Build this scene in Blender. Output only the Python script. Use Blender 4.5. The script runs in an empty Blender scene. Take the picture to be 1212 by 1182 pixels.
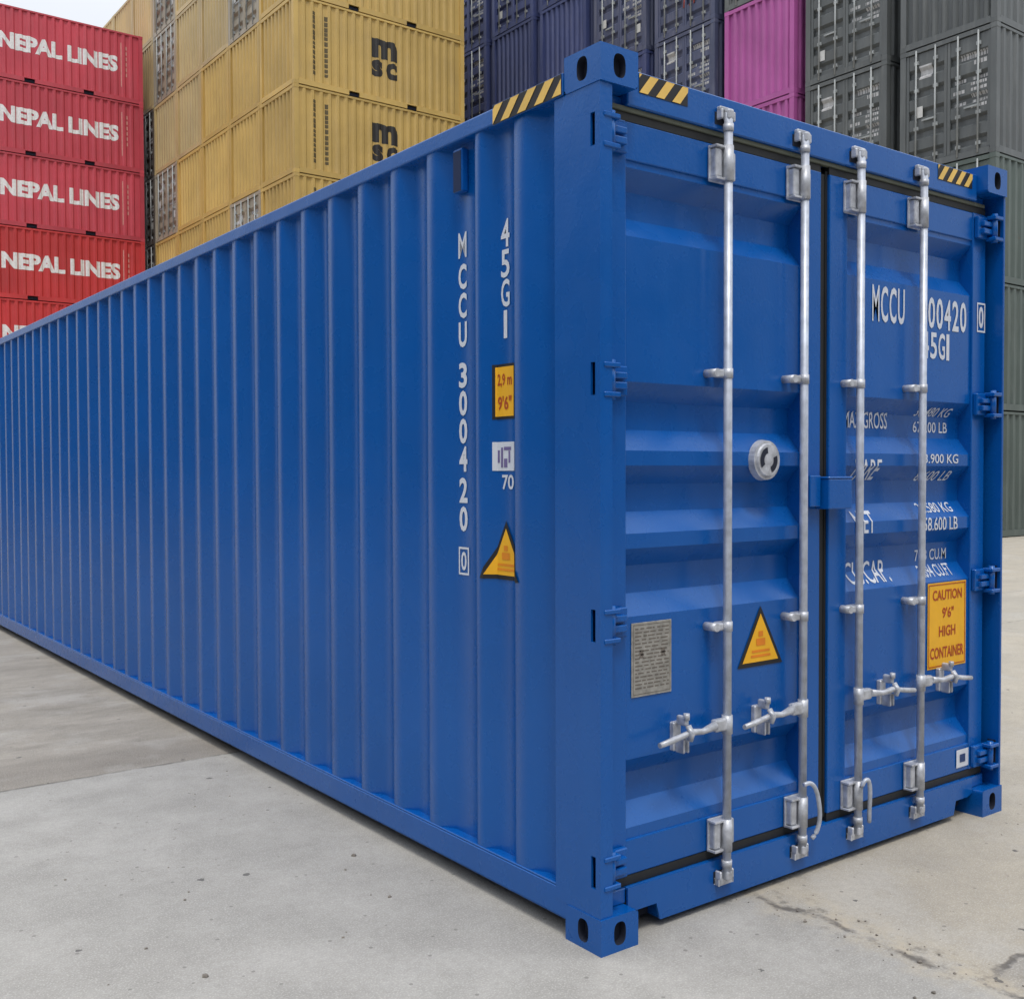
import bpy, bmesh, math, random
from mathutils import Vector, Matrix
R = math.radians
random.seed(7)
scene = bpy.context.scene
COL = scene.collection

# ------------------------------------------------------------------ camera
cam_d = bpy.data.cameras.new("camera")
cam = bpy.data.objects.new("camera", cam_d)
COL.objects.link(cam)
yaw, pitch, roll = 0.6441, -0.0264, -0.0031
fw = Vector((math.sin(yaw)*math.cos(pitch), math.cos(yaw)*math.cos(pitch), math.sin(pitch)))
rt = Vector((math.cos(yaw), -math.sin(yaw), 0))
up = rt.cross(fw)
c_, s_ = math.cos(roll), math.sin(roll)
rt2, up2 = c_*rt + s_*up, -s_*rt + c_*up
cam.matrix_world = Matrix(((rt2.x, up2.x, -fw.x, -2.2490), (rt2.y, up2.y, -fw.y, -2.5274),
                           (rt2.z, up2.z, -fw.z, 1.5541), (0, 0, 0, 1)))
cam_d.sensor_width = 36.0
cam_d.lens = 36.0*1263.91/1212.0
cam_d.clip_start = 0.05
cam_d.clip_end = 2000
scene.camera = cam

# ------------------------------------------------------------------ sky and sun (overcast day)
SUN_EL, SUN_AZ = R(65), R(208)          # azimuth clockwise from +y
world = bpy.data.worlds.new("World")
scene.world = world
world.use_nodes = True
nt = world.node_tree
nt.nodes.clear()
w_out = nt.nodes.new("ShaderNodeOutputWorld")
w_bg = nt.nodes.new("ShaderNodeBackground")
w_bg.inputs["Strength"].default_value = 0.088
sky = nt.nodes.new("ShaderNodeTexSky")
sky.sky_type = 'NISHITA'
sky.sun_disc = False
sky.sun_elevation = SUN_EL
sky.sun_rotation = SUN_AZ
sky.air_density = 1.0
sky.dust_density = 4.0
w_mix = nt.nodes.new("ShaderNodeMixRGB")     # cloud cover over the clear sky
w_tc = nt.nodes.new("ShaderNodeTexCoord")
w_n = nt.nodes.new("ShaderNodeTexNoise")
w_n.inputs["Scale"].default_value = 2.2
w_n.inputs["Detail"].default_value = 6
w_r = nt.nodes.new("ShaderNodeValToRGB")
w_r.color_ramp.elements[0].position = 0.3
w_r.color_ramp.elements[0].color = (6.9, 7.3, 8.0, 1)
w_r.color_ramp.elements[1].position = 0.72
w_r.color_ramp.elements[1].color = (8.6, 8.8, 9.1, 1)
w_mix.inputs["Fac"].default_value = 0.86
nt.links.new(w_tc.outputs["Generated"], w_n.inputs["Vector"])
nt.links.new(w_n.outputs["Fac"], w_r.inputs["Fac"])
nt.links.new(sky.outputs["Color"], w_mix.inputs["Color1"])
nt.links.new(w_r.outputs["Color"], w_mix.inputs["Color2"])
# an overcast sky is brighter overhead than at the horizon
w_sep = nt.nodes.new("ShaderNodeSeparateXYZ")
w_mr = nt.nodes.new("ShaderNodeMapRange")
w_mr.inputs["From Min"].default_value = 0.0
w_mr.inputs["From Max"].default_value = 1.0
w_mr.inputs["To Min"].default_value = 0.80
w_mr.inputs["To Max"].default_value = 3.0
w_mul = nt.nodes.new("ShaderNodeMixRGB")
w_mul.blend_type = 'MULTIPLY'
w_mul.inputs["Fac"].default_value = 1.0
nt.links.new(w_tc.outputs["Generated"], w_sep.inputs[0])
nt.links.new(w_sep.outputs[2], w_mr.inputs["Value"])
nt.links.new(w_mix.outputs["Color"], w_mul.inputs["Color1"])
nt.links.new(w_mr.outputs["Result"], w_mul.inputs["Color2"])
nt.links.new(w_mul.outputs["Color"], w_bg.inputs["Color"])
nt.links.new(w_bg.outputs["Background"], w_out.inputs["Surface"])

sun_d = bpy.data.lights.new("sun", 'SUN')
sun_d.energy = 1.5
sun_d.angle = R(11)
sun_d.color = (1.0, 0.95, 0.88)
sun = bpy.data.objects.new("sun", sun_d)
COL.objects.link(sun)
sd = Vector((math.sin(SUN_AZ)*math.cos(SUN_EL), math.cos(SUN_AZ)*math.cos(SUN_EL), math.sin(SUN_EL)))
sun.rotation_euler = sd.to_track_quat('Z', 'Y').to_euler()
sun.location = (0, 0, 40)

vs = scene.view_settings
vs.view_transform = 'Standard'
vs.look = 'None'
vs.gamma = 1.0
vs.exposure = -0.14
vs.use_curve_mapping = False

# ------------------------------------------------------------------ materials
def new_mat(name):
    m = bpy.data.materials.new(name)
    m.use_nodes = True
    n = m.node_tree
    b = n.nodes["Principled BSDF"]
    return m, n, b

def noise(n, vec, scale, detail=4, rough=0.55):
    t = n.nodes.new("ShaderNodeTexNoise")
    t.inputs["Scale"].default_value = scale
    t.inputs["Detail"].default_value = detail
    t.inputs["Roughness"].default_value = rough
    if vec is not None:
        n.links.new(vec, t.inputs["Vector"])
    return t.outputs["Fac"]

def ramp(n, fac, p0, p1, c0=(0, 0, 0, 1), c1=(1, 1, 1, 1)):
    r = n.nodes.new("ShaderNodeValToRGB")
    r.color_ramp.elements[0].position = p0
    r.color_ramp.elements[1].position = p1
    r.color_ramp.elements[0].color = c0
    r.color_ramp.elements[1].color = c1
    n.links.new(fac, r.inputs["Fac"])
    return r.outputs["Color"]

def mixc(n, fac, a, b, mode='MIX'):
    m = n.nodes.new("ShaderNodeMixRGB")
    m.blend_type = mode
    for sock, v in (("Fac", fac), ("Color1", a), ("Color2", b)):
        if isinstance(v, (int, float)):
            m.inputs[sock].default_value = v
        elif isinstance(v, (tuple, list)):
            m.inputs[sock].default_value = tuple(v) + ((1,) if len(v) == 3 else ())
        else:
            n.links.new(v, m.inputs[sock])
    return m.outputs["Color"]

def math_n(n, op, a, b=None, c=None):
    m = n.nodes.new("ShaderNodeMath")
    m.operation = op
    for i, v in enumerate((a, b, c)):
        if v is None:
            continue
        if isinstance(v, (int, float)):
            m.inputs[i].default_value = v
        else:
            n.links.new(v, m.inputs[i])
    return m.outputs[0]

def mapping(n, scale=(1, 1, 1), loc=(0, 0, 0), coord="Object"):
    tc = n.nodes.new("ShaderNodeTexCoord")
    mp = n.nodes.new("ShaderNodeMapping")
    mp.inputs["Scale"].default_value = scale
    mp.inputs["Location"].default_value = loc
    n.links.new(tc.outputs[coord], mp.inputs["Vector"])
    return mp.outputs["Vector"]

def bump(n, b, height, strength=0.1, dist=0.01):
    bp = n.nodes.new("ShaderNodeBump")
    bp.inputs["Strength"].default_value = strength
    bp.inputs["Distance"].default_value = dist
    n.links.new(height, bp.inputs["Height"])
    n.links.new(bp.outputs["Normal"], b.inputs["Normal"])

def fresh_paint(name, col, rough=0.38):
    """glossy new container enamel with slight orange peel, dust and rain streaks"""
    m, n, b = new_mat(name)
    v = mapping(n, (1.3, 1.3, 1.3))
    big = noise(n, v, 1.1, 3)
    base = mixc(n, ramp(n, big, 0.3, 0.7), tuple(c*0.93 for c in col), tuple(min(1, c*1.07) for c in col))
    vs_ = mapping(n, (9, 9, 0.5))
    st = noise(n, vs_, 2.0, 5, 0.6)
    base = mixc(n, math_n(n, 'MULTIPLY', ramp(n, st, 0.5, 0.85), 0.22), base, (0.006, 0.125, 0.44))
    fine = noise(n, v, 160, 3)
    base = mixc(n, math_n(n, 'MULTIPLY', ramp(n, fine, 0.62, 0.72), 0.05), base, (0.10, 0.20, 0.36))
    n.links.new(base, b.inputs["Base Color"])
    b.inputs["Specular IOR Level"].default_value = 0.62
    b.inputs["Specular Tint"].default_value = (0.75, 0.92, 1.0, 1)
    rr = n.nodes.new("ShaderNodeMapRange")
    rr.inputs["To Min"].default_value = rough - 0.07
    rr.inputs["To Max"].default_value = rough + 0.12
    n.links.new(noise(n, v, 5, 4), rr.inputs["Value"])
    n.links.new(rr.outputs["Result"], b.inputs["Roughness"])
    hh = mixc(n, 0.10, noise(n, v, 2.0, 2), noise(n, v, 60, 2))
    bump(n, b, hh, 0.30, 0.014)
    return m

def worn_paint(name, col, wear=0.35, dust=(0.42, 0.38, 0.33)):
    """weathered container paint: faded patches, dust streaks, rust freckles"""
    m, n, b = new_mat(name)
    oi = n.nodes.new("ShaderNodeObjectInfo")
    add = n.nodes.new("ShaderNodeVectorMath")
    add.operation = 'ADD'
    n.links.new(mapping(n), add.inputs[0])
    cmb = n.nodes.new("ShaderNodeCombineXYZ")
    off = math_n(n, 'MULTIPLY', oi.outputs["Random"], 60.0)
    for k in range(3):
        n.links.new(off, cmb.inputs[k])
    n.links.new(cmb.outputs[0], add.inputs[1])
    v = add.outputs[0]
    sc = n.nodes.new("ShaderNodeMapping")
    sc.inputs["Scale"].default_value = (2.2, 2.2, 0.28)
    n.links.new(v, sc.inputs["Vector"])
    big = noise(n, v, 0.7, 5)
    base = mixc(n, ramp(n, big, 0.3, 0.7), tuple(c*0.84 for c in col), tuple(min(1, c*1.1) for c in col))
    st = noise(n, sc.outputs["Vector"], 2.6, 6, 0.65)
    base = mixc(n, math_n(n, 'MULTIPLY', ramp(n, st, 0.48, 0.8), wear), base, dust)
    sp = noise(n, v, 7, 6, 0.7)
    base = mixc(n, math_n(n, 'MULTIPLY', ramp(n, sp, 0.64, 0.72), wear*0.9), base, (0.14, 0.06, 0.03))
    val = n.nodes.new("ShaderNodeHueSaturation")
    n.links.new(base, val.inputs["Color"])
    vv = n.nodes.new("ShaderNodeMapRange")
    vv.inputs["To Min"].default_value = 0.88
    vv.inputs["To Max"].default_value = 1.10
    n.links.new(oi.outputs["Random"], vv.inputs["Value"])
    n.links.new(vv.outputs["Result"], val.inputs["Value"])
    n.links.new(val.outputs["Color"], b.inputs["Base Color"])
    b.inputs["Roughness"].default_value = 0.48
    bump(n, b, big, 0.3, 0.03)
    return m

def plain(name, col, rough=0.5, metal=0.0, var=0.12, scale=12.0):
    m, n, b = new_mat(name)
    v = mapping(n)
    f = noise(n, v, scale, 4)
    base = mixc(n, ramp(n, f, 0.3, 0.7), tuple(c*(1-var) for c in col), tuple(min(1, c*(1+var)) for c in col))
    n.links.new(base, b.inputs["Base Color"])
    b.inputs["Roughness"].default_value = rough
    b.inputs["Metallic"].default_value = metal
    return m

BLUE = fresh_paint("blue enamel", (0.0006, 0.087, 0.362), 0.25)
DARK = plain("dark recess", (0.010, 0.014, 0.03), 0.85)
RUBBER = plain("black rubber", (0.012, 0.013, 0.013), 0.55)
GALV = plain("galvanised steel", (0.49, 0.53, 0.61), 0.38, 0.3, 0.2, 25)
ZINC = plain("zinc forging", (0.50, 0.52, 0.56), 0.42, 0.3, 0.3, 30)
WHITE = plain("white lettering vinyl", (0.64, 0.68, 0.75), 0.5, 0, 0.05)
YEL = plain("yellow decal", (0.86, 0.45, 0.015), 0.45, 0, 0.05)
YELP = plain("pale yellow decal", (0.80, 0.52, 0.12), 0.45, 0, 0.08)
BLK = plain("black decal", (0.012, 0.012, 0.014), 0.5, 0, 0.05)
REDT = plain("red brown print", (0.42, 0.06, 0.01), 0.5, 0, 0.05)
PLATE = plain("etched aluminium plate", (0.36, 0.35, 0.32), 0.45, 0.35, 0.25, 40)
PLATEMARK = plain("plate print", (0.16, 0.14, 0.12), 0.5, 0.1, 0.2, 40)

# ------------------------------------------------------------------ mesh helpers
def newbm():
    return bmesh.new()

def box(bm, x0, x1, y0, y1, z0, z1, bev=0.0, seg=1):
    t = bmesh.new()
    bmesh.ops.create_cube(t, size=1.0)
    for v in t.verts:
        v.co = Vector((x0 + (v.co.x+0.5)*(x1-x0), y0 + (v.co.y+0.5)*(y1-y0), z0 + (v.co.z+0.5)*(z1-z0)))
    if bev > 0:
        bmesh.ops.bevel(t, geom=list(t.edges), offset=bev, segments=seg, affect='EDGES', profile=0.5)
    merge(bm, t)

def merge(bm, t):
    m = bpy.data.meshes.new("tmp")
    t.to_mesh(m)
    t.free()
    bm.from_mesh(m)
    bpy.data.meshes.remove(m)

def tube(bm, pts, r, seg=12, cap=True):
    pts = [Vector(p) for p in pts]
    rings = []
    for i, p in enumerate(pts):
        a = pts[max(0, i-1)]
        b = pts[min(len(pts)-1, i+1)]
        d = (b-a).normalized()
        u = d.cross(Vector((0.13, 0.31, 0.94)) if abs(d.z) < 0.9 else Vector((1, 0, 0))).normalized()
        w = d.cross(u)
        rr = r[i] if isinstance(r, (list, tuple)) else r
        rings.append([bm.verts.new(p + (u*math.cos(2*math.pi*k/seg) + w*math.sin(2*math.pi*k/seg))*rr) for k in range(seg)])
    for i in range(len(rings)-1):
        for k in range(seg):
            f = bm.faces.new((rings[i][k], rings[i][(k+1) % seg], rings[i+1][(k+1) % seg], rings[i+1][k]))
            f.smooth = True
    if cap:
        bm.faces.new(rings[0][::-1])
        bm.faces.new(rings[-1])

def prism(bm, poly, fn, d0, d1):
    """poly of (u,v), fn(u,v,d)->xyz ; extruded from d0 (front) to d1"""
    a = [bm.verts.new(fn(u, v, d0)) for u, v in poly]
    b = [bm.verts.new(fn(u, v, d1)) for u, v in poly]
    bm.faces.new(a)
    bm.faces.new(b[::-1])
    for i in range(len(poly)):
        j = (i+1) % len(poly)
        bm.faces.new((a[i], b[i], b[j], a[j]))

def obj(name, bm, mat, parent=None, recalc=True):
    me = bpy.data.meshes.new(name)
    if recalc:
        bmesh.ops.recalc_face_normals(bm, faces=list(bm.faces))
    bm.to_mesh(me)
    bm.free()
    for m in (mat if isinstance(mat, (list, tuple)) else [mat]):
        me.materials.append(m)
    o = bpy.data.objects.new(name, me)
    COL.objects.link(o)
    if parent is not None:
        o.parent = parent
    return o

def empty(name, loc, label=None, cat=None, group=None):
    o = bpy.data.objects.new(name, None)
    o.empty_display_size = 0.2
    COL.objects.link(o)
    o.location = loc
    if label: o["label"] = label
    if cat: o["category"] = cat
    if group: o["group"] = group
    return o

# --- lettering: the built-in font turned into a mesh, fitted into a rectangle
_txt = {}
def text_data(s, bold=0.0):
    key = (s, bold)
    if key in _txt:
        return _txt[key]
    cu = bpy.data.curves.new("t", 'FONT')
    cu.body = s
    cu.size = 1.0
    cu.offset = bold
    cu.resolution_u = 3
    o = bpy.data.objects.new("t", cu)
    COL.objects.link(o)
    bpy.context.view_layer.update()
    dg = bpy.context.evaluated_depsgraph_get()
    me = bpy.data.meshes.new_from_object(o.evaluated_get(dg))
    vv = [(v.co.x, v.co.y) for v in me.vertices]
    ff = [tuple(p.vertices) for p in me.polygons]
    bpy.data.objects.remove(o)
    bpy.data.curves.remove(cu)
    bpy.data.meshes.remove(me)
    x0, x1 = min(a for a, _ in vv), max(a for a, _ in vv)
    y0, y1 = min(b for _, b in vv), max(b for _, b in vv)
    vv = [((a-x0)/max(1e-6, x1-x0), (b-y0)/max(1e-6, y1-y0)) for a, b in vv]
    _txt[key] = (vv, ff)
    return _txt[key]

def add_text(bm, s, u0, u1, v0, v1, bold=0.012):
    """adds lettering to bm in the (x=u, y=v, z=0) plane"""
    vv, ff = text_data(s, bold)
    t = [bm.verts.new((u0 + a*(u1-u0), v0 + b*(v1-v0), 0)) for a, b in vv]
    for f in ff:
        try:
            bm.faces.new([t[i] for i in f])
        except ValueError:
            pass

def add_rect(bm, u0, u1, v0, v1):
    bm.faces.new([bm.verts.new(c) for c in ((u0, v0, 0), (u1, v0, 0), (u1, v1, 0), (u0, v1, 0))])

def add_frame(bm, u0, u1, v0, v1, t):
    add_rect(bm, u0, u1, v0, v0+t)
    add_rect(bm, u0, u1, v1-t, v1)
    add_rect(bm, u0, u0+t, v0+t, v1-t)
    add_rect(bm, u1-t, u1, v0+t, v1-t)

def lay(bm, fn, breaks=None, axis=0):
    """cut a flat decal at the fold lines of the panel below, then lay it on with fn(u,v)->xyz"""
    if breaks:
        lo = min(v.co[axis] for v in bm.verts)
        hi = max(v.co[axis] for v in bm.verts)
        for b in breaks:
            if lo < b < hi:
                no = [0, 0, 0]
                no[axis] = 1
                co = [0, 0, 0]
                co[axis] = b
                bmesh.ops.bisect_plane(bm, geom=list(bm.verts)+list(bm.edges)+list(bm.faces), plane_co=co, plane_no=no)
    for v in bm.verts:
        v.co = Vector(fn(v.co.x, v.co.y))

def interp(prof):
    def f(t):
        if t <= prof[0][0]:
            return prof[0][1]
        for (a, da), (b, db) in zip(prof, prof[1:]):
            if t <= b:
                return da + (db-da)*(t-a)/(b-a) if b > a else db
        return prof[-1][1]
    return f

def folded(bm, prof, fn, v0, v1, nseg=1):
    """folded sheet: prof of (t, depth); fn(t, v, depth)->xyz"""
    cols = []
    for t, d in prof:
        cols.append([bm.verts.new(fn(t, v0 + (v1-v0)*k/nseg, d)) for k in range(nseg+1)])
    for a, b in zip(cols, cols[1:]):
        for k in range(nseg):
            bm.faces.new((a[k], b[k], b[k+1], a[k+1]))

def ring_face(bm, cu, cv, hu, hv, ou, ov, fn, depth, n=32, off=(0, 0)):
    """rectangular face with an oval pocket; fn(u,v,d)->xyz"""
    outer, inner, deep = [], [], []
    for k in range(n):
        a = 2*math.pi*(k+0.5)/n
        c, s = math.cos(a), math.sin(a)
        m = max(abs(c)/hu, abs(s)/hv)
        outer.append(bm.verts.new(fn(cu + c/m, cv + s/m, 0)))
        # stadium shaped hole
        pu, pv = ou*math.copysign(abs(c)**0.75, c), ov*math.copysign(abs(s)**0.75, s)
        inner.append(bm.verts.new(fn(cu+off[0]+pu, cv+off[1]+pv, 0)))
        deep.append(bm.verts.new(fn(cu+off[0]+pu, cv+off[1]+pv, depth)))
    pocket = []
    for k in range(n):
        j = (k+1) % n
        bm.faces.new((outer[k], outer[j], inner[j], inner[k]))
        f = bm.faces.new((inner[k], inner[j], deep[j], deep[k]))
        f.material_index = 1
    f = bm.faces.new(deep)
    f.material_index = 1

# ------------------------------------------------------------------ ground
def make_ground():
    m, n, b = new_mat("yard concrete")
    tc = n.nodes.new("ShaderNodeTexCoord")
    P = tc.outputs["Object"]
    sep = n.nodes.new("ShaderNodeSeparateXYZ")
    n.links.new(P, sep.inputs[0])
    X, Y = sep.outputs[0], sep.outputs[1]
    wob = noise(n, P, 2.2, 5, 0.7)
    w = math_n(n, 'MULTIPLY', math_n(n, 'SUBTRACT', wob, 0.5), 0.22)
    Xw = math_n(n, 'ADD', X, w)
    Yw = math_n(n, 'ADD', Y, w)
    big = noise(n, P, 0.55, 5, 0.6)
    mid = noise(n, P, 3.0, 6, 0.65)
    fine = noise(n, P, 38, 5, 0.7)
    grit = noise(n, P, 160, 2, 0.5)
    # slab tints: pale grey cement in front, warm sandy slab on the right, brown swept slab behind
    grey = mixc(n, ramp(n, mid, 0.3, 0.7), (0.285, 0.276, 0.255), (0.400, 0.388, 0.360))
    warm = mixc(n, ramp(n, mid, 0.3, 0.7), (0.34, 0.305, 0.245), (0.45, 0.405, 0.325))
    vstr = mapping(n, (0.8, 1.9, 1))
    st = noise(n, vstr, 1.9, 8, 0.78)
    brown = mixc(n, ramp(n, st, 0.33, 0.68), (0.20, 0.18, 0.15), (0.38, 0.345, 0.295))
    fr = ramp(n, Xw, 0.0, 1.0)
    selx = math_n(n, 'GREATER_THAN', Xw, 0.80)
    soft = n.nodes.new("ShaderNodeMapRange")
    soft.inputs["From Min"].default_value = 0.72
    soft.inputs["From Max"].default_value = 0.90
    n.links.new(Xw, soft.inputs["Value"])
    c1 = mixc(n, soft.outputs["Result"], grey, warm)
    # corner slab bottom right, darker
    sely = math_n(n, 'LESS_THAN', Yw, -0.80)
    c1 = mixc(n, math_n(n, 'MULTIPLY', math_n(n, 'MULTIPLY', selx, sely), 0.75), c1, (0.22, 0.20, 0.175))
    selb = math_n(n, 'GREATER_THAN', math_n(n, 'ADD', Y, math_n(n, 'MULTIPLY', w, 0.15)), 3.11)
    selb = math_n(n, 'MULTIPLY', selb, math_n(n, 'LESS_THAN', X, 5.0))
    c1 = mixc(n, selb, c1, brown)
    # grime collected along the joint of the brown slab
    dj = math_n(n, 'ABSOLUTE', math_n(n, 'SUBTRACT', Yw, 3.35))
    gr = n.nodes.new("ShaderNodeMapRange")
    gr.inputs["From Min"].default_value = 0.45
    gr.inputs["From Max"].default_value = 0.0
    n.links.new(dj, gr.inputs["Value"])
    c1 = mixc(n, math_n(n, 'MULTIPLY', math_n(n, 'MULTIPLY', gr.outputs["Result"], selb), 0.6), c1, (0.15, 0.13, 0.11))
    # large stains
    c1 = mixc(n, math_n(n, 'MULTIPLY', ramp(n, big, 0.48, 0.75), 0.30), c1, (0.30, 0.28, 0.25))
    c1 = mixc(n, math_n(n, 'MULTIPLY', ramp(n, noise(n, P, 1.3, 6, 0.7), 0.50, 0.64), 0.42), c1, (0.48, 0.465, 0.435))
    c1 = mixc(n, math_n(n, 'MULTIPLY', ramp(n, fine, 0.3, 0.75), 0.38), c1, (0.20, 0.19, 0.17))
    c1 = mixc(n, math_n(n, 'MULTIPLY', ramp(n, grit, 0.52, 0.66), 0.38), c1, (0.60, 0.58, 0.53))
    # cracks along the joints
    def crack(co, at, wd, strength, gate=None, wbl=None):
        d = math_n(n, 'ABSOLUTE', math_n(n, 'SUBTRACT', co, at))
        r = n.nodes.new("ShaderNodeMapRange")
        r.inputs["From Min"].default_value = wd
        r.inputs["From Max"].default_value = wd*0.3
        n.links.new(d, r.inputs["Value"])
        o = math_n(n, 'MULTIPLY', r.outputs["Result"], strength)
        brk = ramp(n, noise(n, P, 5.5, 4, 0.7), 0.40, 0.56)
        o = math_n(n, 'MULTIPLY', o, brk)
        if gate is not None:
            o = math_n(n, 'MULTIPLY', o, gate)
        return o
    front = math_n(n, 'LESS_THAN', Y, 3.1)
    ck = crack(Xw, 0.80, 0.022, 0.85, front)
    ck = math_n(n, 'MAXIMUM', ck, crack(Yw, -0.80, 0.02, 0.85, selx))
    ck = math_n(n, 'MAXIMUM', ck, crack(math_n(n, 'ADD', Y, math_n(n, 'MULTIPLY', w, 0.15)), 3.11, 0.018, 0.7))
    # expansion joints further out
    for at in (-4.2, 7.9, 14.0, 20.0):
        ck = math_n(n, 'MAXIMUM', ck, crack(X, at, 0.02, 0.7))
    for at in (4.5, 8.9, -7.0, 14.0):
        ck = math_n(n, 'MAXIMUM', ck, crack(Y, at, 0.02, 0.6, math_n(n, 'GREATER_THAN', X, 3.0)))
    halo = n.nodes.new("ShaderNodeMapRange")
    halo.inputs["From Min"].default_value = 0.16
    halo.inputs["From Max"].default_value = 0.0
    n.links.new(math_n(n, 'ABSOLUTE', math_n(n, 'SUBTRACT', Xw, 0.83)), halo.inputs["Value"])
    hb = math_n(n, 'MULTIPLY', math_n(n, 'MULTIPLY', halo.outputs["Result"], front), ramp(n, noise(n, P, 9, 5, 0.75), 0.42, 0.62))
    c1 = mixc(n, math_n(n, 'MULTIPLY', hb, 0.75), c1, (0.46, 0.40, 0.30))
    hb2 = math_n(n, 'MULTIPLY', math_n(n, 'MULTIPLY', halo.outputs["Result"], front), ramp(n, noise(n, P, 13, 5, 0.75), 0.54, 0.66))
    c1 = mixc(n, math_n(n, 'MULTIPLY', hb2, 0.8), c1, (0.15, 0.135, 0.11))
    c1 = mixc(n, ck, c1, (0.10, 0.09, 0.08))
    # dark band on the right-hand apron
    bx = math_n(n, 'MULTIPLY', math_n(n, 'GREATER_THAN', Xw, 7.7), math_n(n, 'LESS_THAN', Xw, 10.6))
    c1 = mixc(n, math_n(n, 'MULTIPLY', bx, 0.35), c1, (0.30, 0.29, 0.26))
    # chips, pits and pebbles
    vo = n.nodes.new("ShaderNodeTexVoronoi")
    vo.inputs["Scale"].default_value = 5.5
    n.links.new(P, vo.inputs["Vector"])
    jit = noise(n, P, 55, 3)
    dd = math_n(n, 'ADD', vo.outputs["Distance"], math_n(n, 'MULTIPLY', math_n(n, 'SUBTRACT', jit, 0.5), 0.14))
    pit = math_n(n, 'LESS_THAN', dd, 0.075)
    sc = n.nodes.new("ShaderNodeSeparateColor")
    n.links.new(vo.outputs["Color"], sc.inputs[0])
    pit = math_n(n, 'MULTIPLY', pit, math_n(n, 'GREATER_THAN', sc.outputs[0], 0.55))
    c1 = mixc(n, math_n(n, 'MULTIPLY', pit, 0.85), c1, (0.10, 0.095, 0.09))
    vo2 = n.nodes.new("ShaderNodeTexVoronoi")
    vo2.inputs["Scale"].default_value = 17
    n.links.new(P, vo2.inputs["Vector"])
    sc2 = n.nodes.new("ShaderNodeSeparateColor")
    n.links.new(vo2.outputs["Color"], sc2.inputs[0])
    pit2 = math_n(n, 'MULTIPLY', math_n(n, 'LESS_THAN', vo2.outputs["Distance"], 0.12), math_n(n, 'GREATER_THAN', sc2.outputs[1], 0.68))
    c1 = mixc(n, math_n(n, 'MULTIPLY', pit2, 0.6), c1, (0.15, 0.14, 0.13))
    n.links.new(c1, b.inputs["Base Color"])
    b.inputs["Roughness"].default_value = 0.86
    h = math_n(n, 'ADD', math_n(n, 'MULTIPLY', mid, 0.6), math_n(n, 'MULTIPLY', fine, 0.25))
    h = math_n(n, 'ADD', h, math_n(n, 'MULTIPLY', grit, 0.08))
    h = math_n(n, 'SUBTRACT', h, math_n(n, 'MULTIPLY', ck, 0.8))
    h = math_n(n, 'SUBTRACT', h, math_n(n, 'MULTIPLY', pit, 0.3))
    bump(n, b, h, 0.55, 0.012)
    bm = newbm()
    bmesh.ops.create_grid(bm, x_segments=8, y_segments=8, size=450)
    g = obj("ground", bm, m)
    g["kind"] = "structure"
make_ground()

rc = random.Random(21)
bm = newbm()
for k in range(420):
    if k < 150:
        x, y = 0.82 + rc.gauss(0, 0.09), rc.uniform(-1.6, 0.4)
    else:
        x, y = rc.uniform(-2.6, 3.0), rc.uniform(-1.6, 3.6)
        if -0.1 < x < 2.5 and y > -0.05:
            continue
    r = min(0.010, 0.0022*math.exp(rc.gauss(0.1, 0.6)))
    t = bmesh.new()
    bmesh.ops.create_icosphere(t, subdivisions=1, radius=r)
    for v in t.verts:
        v.co = Vector((v.co.x*rc.uniform(0.7, 1.5)+x, v.co.y*rc.uniform(0.7, 1.5)+y, v.co.z*rc.uniform(0.5, 0.9)+r*0.35))
    merge(bm, t)
grit_o = obj("gravel", bm, plain("concrete chips", (0.20, 0.18, 0.155), 0.9, 0, 0.5, 9))
grit_o["kind"] = "stuff"
grit_o["label"] = "small loose concrete chips scattered over the yard around the blue container"
grit_o["category"] = "gravel"

# ------------------------------------------------------------------ the blue container
L, W, H = 12.192, 2.438, 2.896
root = empty("shipping_container", (0, 0, 0),
             "large new blue high-cube container standing alone on the concrete, in front of all stacks",
             "shipping container")

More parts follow.
